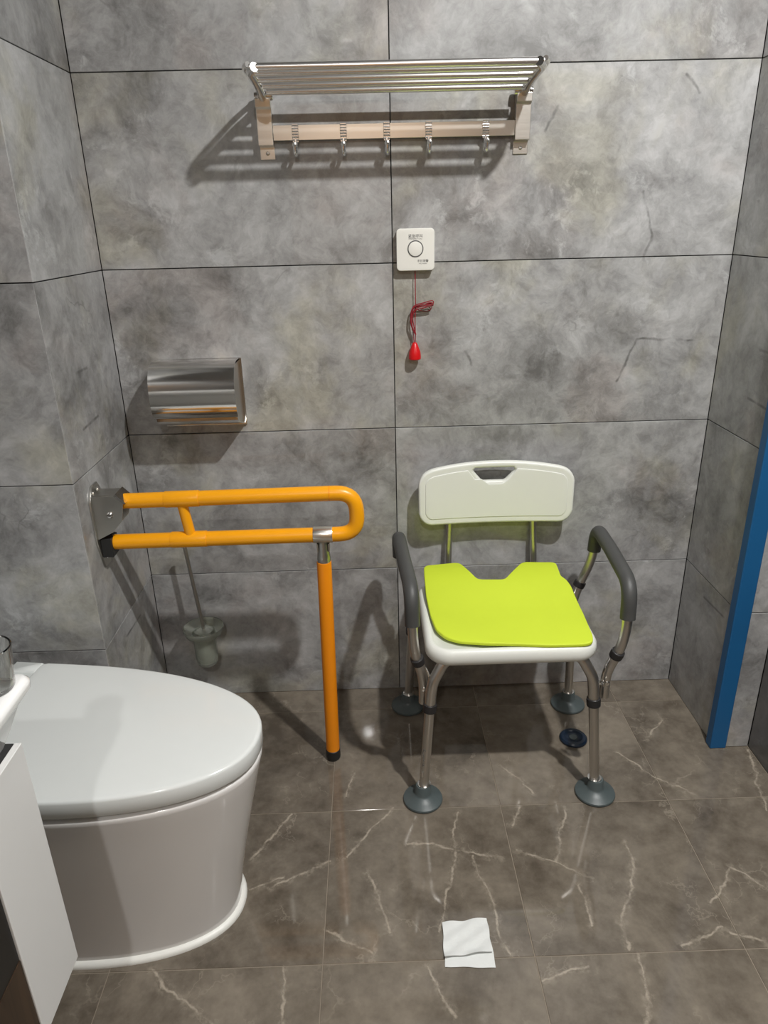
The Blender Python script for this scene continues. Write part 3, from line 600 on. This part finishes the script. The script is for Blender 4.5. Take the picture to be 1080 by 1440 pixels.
tmp = bpy.data.meshes.new('tmp'); b3.to_mesh(tmp); b3.free(); bm.from_mesh(tmp); bpy.data.meshes.remove(tmp)
for v in bm.verts:
    s = (v.co.x - .256) / .202; v.co.y -= .020 * s * s
    v.co.y -= .05 * (.63 - v.co.z)
build('backrest', bm, M['plastic_white'], t, angle=40)
for x0, x1 in ((.139, .137), (.365, .372)):
    bm = bmesh.new(); tube(bm, fillet([(x0, -.0175, .60), (x0, -.0175, .53), (x1, -.026, .40), (x1, -.070, .366), (x1, -.130, .368)], .03), .0095, 16); build('back_tube', bm, M['alu'], t)
# frame under the seat
bm = bmesh.new()
for y in (-.40, -.140): tube(bm, [(.085, y, .376), (.405, y, .376)], .0115, 14)
for x in (.10, .385): tube(bm, [(x, -.40, .3765), (x, -.135, .3765)], .0105, 14)
for x in (.16, .33):
    for y in (-.34, -.16): lathe(bm, [(0, .010), (.008, .010), (.008, .018), (0, .018)], (x, y, .371), (0, 0, 1), 12)
build('under_frame', bm, M['alu'], t)
def leg(xt, yt, xf, yf, sgn, r=.0128):
    bm = bmesh.new(); zc = .262
    def at(z): k = (.30 - z) / .30; return (xt + (xf - xt) * k, yt + (yf - yt) * k, z)
    tube(bm, fillet([(xt + sgn * .070, yt + (.025 if yt < -.2 else -.04), .3755), (xt + sgn * .032, yt + (.012 if yt < -.2 else -.03), .3745), (xt + sgn * .004, yt, .325), at(.30), at(zc)], [0, .02, .03, .02, 0], 6), r, 18)
    lg = build('leg', bm, M['alu'], t)
    bm = bmesh.new(); tube(bm, [at(zc + .003), at(.022)], r - .0013, 18); lt = build('lower_tube', bm, M['alu'], lg)
    a, b = Vector(at(zc + .006)), Vector(at(zc - .016)); bm = bmesh.new()
    lathe(bm, [(r - .001, 0), (r + .0028, .001), (r + .0034, .006), (r + .003, .020), (r - .001, .022)], a, b - a, 22); build('collar', bm, M['collar'], lg)
    bm = bmesh.new(); c = at(.0); lathe(bm, [(0, .0), (.0455, .0), (.0475, .004), (.0465, .0075), (.036, .013), (.022, .019), (.0185, .024), (.0172, .044), (.0158, .046), (r - .001, .046)], c, (0, 0, 1), 36)
    build('rubber_foot', bm, M['rubber'], lg)
    bm = bmesh.new(); lathe(bm, [(r - .001, 0), (.0160, .0), (.0162, .0012), (r - .001, .0014)], at(.0462), (0, 0, 1), 24); build('steel_washer', bm, M['chrome'], lg)
    return lg, at
fl_leg, at1 = leg(.057, -.430, .0365, -.447, 1)
fr_leg, at2 = leg(.428, -.428, .4520, -.446, -1)
leg(.034, -.100, .020, -.088, 1); leg(.468, -.104, .4755, -.104, -1)
# small worn print on the front leg
bm = bmesh.new()
def onleg(z, a): c = Vector(at1(z)); return c + Vector((math.sin(a) * .0119, -math.cos(a) * .0119, 0))
for z0, z1, a0, a1 in ((.150, .138, -.75, -.95), (.150, .147, -.75, -.30), (.138, .130, -.95, -.55), (.128, .118, -.80, -.60), (.122, .120, -.75, -.45), (.114, .104, -.65, -.70), (.108, .106, -.7, -.4)):
    tube(bm, [onleg(z0, a0), onleg((z0 + z1) / 2, (a0 + a1) / 2), onleg(z1, a1)], .0006, 6)
build('leg_print', bm, M['ink'], fl_leg)
bm = bmesh.new(); tube(bm, [onleg(.088, -.62), onleg(.074, -.62)], .0022, 8); build('leg_button', bm, M['chrome'], fl_leg)
# armrests
def armrest(f):
    path = fillet([f(.463, -.405, .252), f(.463, -.405, .318), f(.484, -.425, .402), f(.4885, -.428, .455), f(.4890, -.420, .552), f(.500, -.25, .556), f(.506, -.118, .556), f(.503, -.118, .470), f(.474, -.118, .395), f(.458, -.118, .330)], [0, .03, .05, .04, .055, .0, .045, .05, .03, 0], 8)
    bm = bmesh.new(); tube(bm, path, .0112, 18); ar = build('armrest', bm, M['alu'], t)
    gp = [p for p in path if (p.z > .505) or (p.z > .478 and p.y < -.3)]
    gp = [Vector(f(.4885, -.4275, .472))] + gp + [Vector(f(.504, -.118, .492))]
    bm = bmesh.new(); tube(bm, gp, .0168, 22); build('foam_grip', bm, M['grip'], ar)
    for a, b in ((f(.475, -.4165, .367), f(.4795, -.421, .385)), (f(.471, -.118, .388), f(.477, -.118, .403))):
        a, b = Vector(a), Vector(b); bm = bmesh.new(); L = (b - a).length
        lathe(bm, [(.011, 0), (.0150, .001), (.0155, L * .5), (.0150, L - .001), (.011, L)], a, b - a, 20); build('collar', bm, M['collar'], ar)
    bm = bmesh.new(); a = Vector(f(.463, -.4165, .296)); lathe(bm, [(.0055, 0), (.005, .003), (0, .0042)], a, (0, -1, 0), 14)
    x0, x1 = sorted((f(.452, 0, 0)[0], f(.436, 0, 0)[0])); tube(bm, [(x0, -.406, .300), (x1, -.428, .300)], .004, 8); build('clamp_bolt', bm, M['chrome'], ar)
    bm = bmesh.new(); tube(bm, smooth_path([f(.466, -.414, .365), f(.455, -.420, .345), f(.449, -.422, .320), f(.451, -.420, .300)]), .003, 8); build('release_clip', bm, M['chrome'], ar)
armrest(lambda x, y, z: (x, y, z))
armrest(lambda x, y, z: (.5045 - x, y, z))

# lime seat pad lying on the chair
P = [(.062, -.215), (.064, -.125), (.066, -.088), (.0735, -.0765), (.150, -.0685), (.163, -.073), (.199, -.155), (.268, -.158), (.325, -.080), (.336, -.0735), (.407, -.0805), (.4165, -.0885), (.414, -.150), (.4235, -.164), (.430, -.190), (.430, -.300), (.4235, -.405), (.4165, -.430), (.398, -.4375), (.310, -.4365), (.188, -.425), (.122, -.411), (.092, -.392), (.074, -.360), (.066, -.300)]
P3 = [(q.x, q.y) for q in fillet([(x, y, 0) for x, y in P + P[:1]], .012, 3)][:-1][::-1]
bm = prism(P3, 0, .009, None, .0028)
slice_bm(bm, 1, [-.42 + .02 * k for k in range(18)]); slice_bm(bm, 0, [.09 + .04 * k for k in range(9)])
for v in bm.verts:
    y = v.co.y; k = max(0, (y + .30) / .22); k = k * k * (3 - 2 * k) if k < 1 else 1
    v.co.z += .4098 + .026 * k + .0015 * math.sin(v.co.x * 22) * math.sin(y * 17)
pad = build('seat_pad', bm, M['lime'], angle=45)
tag(pad, 'lime green foam pad with a rear notch, on the shower chair seat', 'cushion')

# ------------------------------------------------------------ small things on the floor
t = thing('round_cap', (.452, -.252, 0), 'small dark blue round cap on the floor under the chair', 'cap')
bm = bmesh.new(); lathe(bm, [(0, 0), (.033, 0), (.036, .003), (.036, .007), (.032, .011), (.024, .0115), (.020, .008), (.012, .007), (0, .007)], (.452, -.252, 0), seg=36); build('ring_body', bm, M['blue_dark'], t)
bm = bmesh.new(); lathe(bm, [(0, .009), (.010, .009), (.011, .0075), (.011, .006)], (.452, -.252, 0), seg=24); build('centre_boss', bm, M['rubber'], t)
t = thing('tissue', (.095, -.81, 0), 'folded white paper tissue lying on the marble floor', 'tissue')
def sheet(corners, z, amp, seed, name, nx=18, ny=14):
    random.seed(seed); ph = [random.uniform(0, 6) for _ in range(8)]
    bm = bmesh.new(); g = []
    A, B, C, D = [Vector((*c, 0)) for c in corners]   # far left, far right, near right, near left
    for top in (1, 0):
        G = []
        for j in range(ny + 1):
            row = []
            for i in range(nx + 1):
                u, v = i / nx, j / ny
                p = (A * (1 - u) + B * u) * (1 - v) + (D * (1 - u) + C * u) * v
                h = abs(math.sin((u * 3.1 + v * 4.3) * 1.6 + ph[0])) ** 2 * amp + abs(math.sin((u * 5.3 - v * 2.7) + ph[1])) ** 4 * amp * .8
                if name == 'top_layer': h += amp * 1.2 * max(0, v - .85) / .15
                e = .0008 * math.sin(9 * v + ph[2]) if i in (0, nx) else 0
                row.append(bm.verts.new((p.x + e, p.y + .0008 * math.sin(11 * u + ph[3]) * (j in (0, ny)), z + h + (.0006 if top else 0))))
            G.append(row)
        g.append(G)
    for G in g:
        for j in range(ny):
            for i in range(nx): bm.faces.new((G[j][i], G[j][i + 1], G[j + 1][i + 1], G[j + 1][i]))
    ed = [(0, i) for i in range(nx + 1)] + [(j, nx) for j in range(1, ny + 1)] + [(ny, i) for i in range(nx - 1, -1, -1)] + [(j, 0) for j in range(ny - 1, 0, -1)]
    for k in range(len(ed)):
        a, b = ed[k], ed[(k + 1) % len(ed)]
        bm.faces.new((g[0][a[0]][a[1]], g[0][b[0]][b[1]], g[1][b[0]][b[1]], g[1][a[0]][a[1]]))
    return build(name, bm, M['paper'], t, angle=70)
sheet([(.052, -.790), (.139, -.782), (.142, -.872), (.048, -.866)], .0005, .0006, 3, 'lower_layer')
sheet([(.051, -.778), (.140, -.771), (.139, -.843), (.047, -.852)], .0026, .0026, 5, 'top_layer')
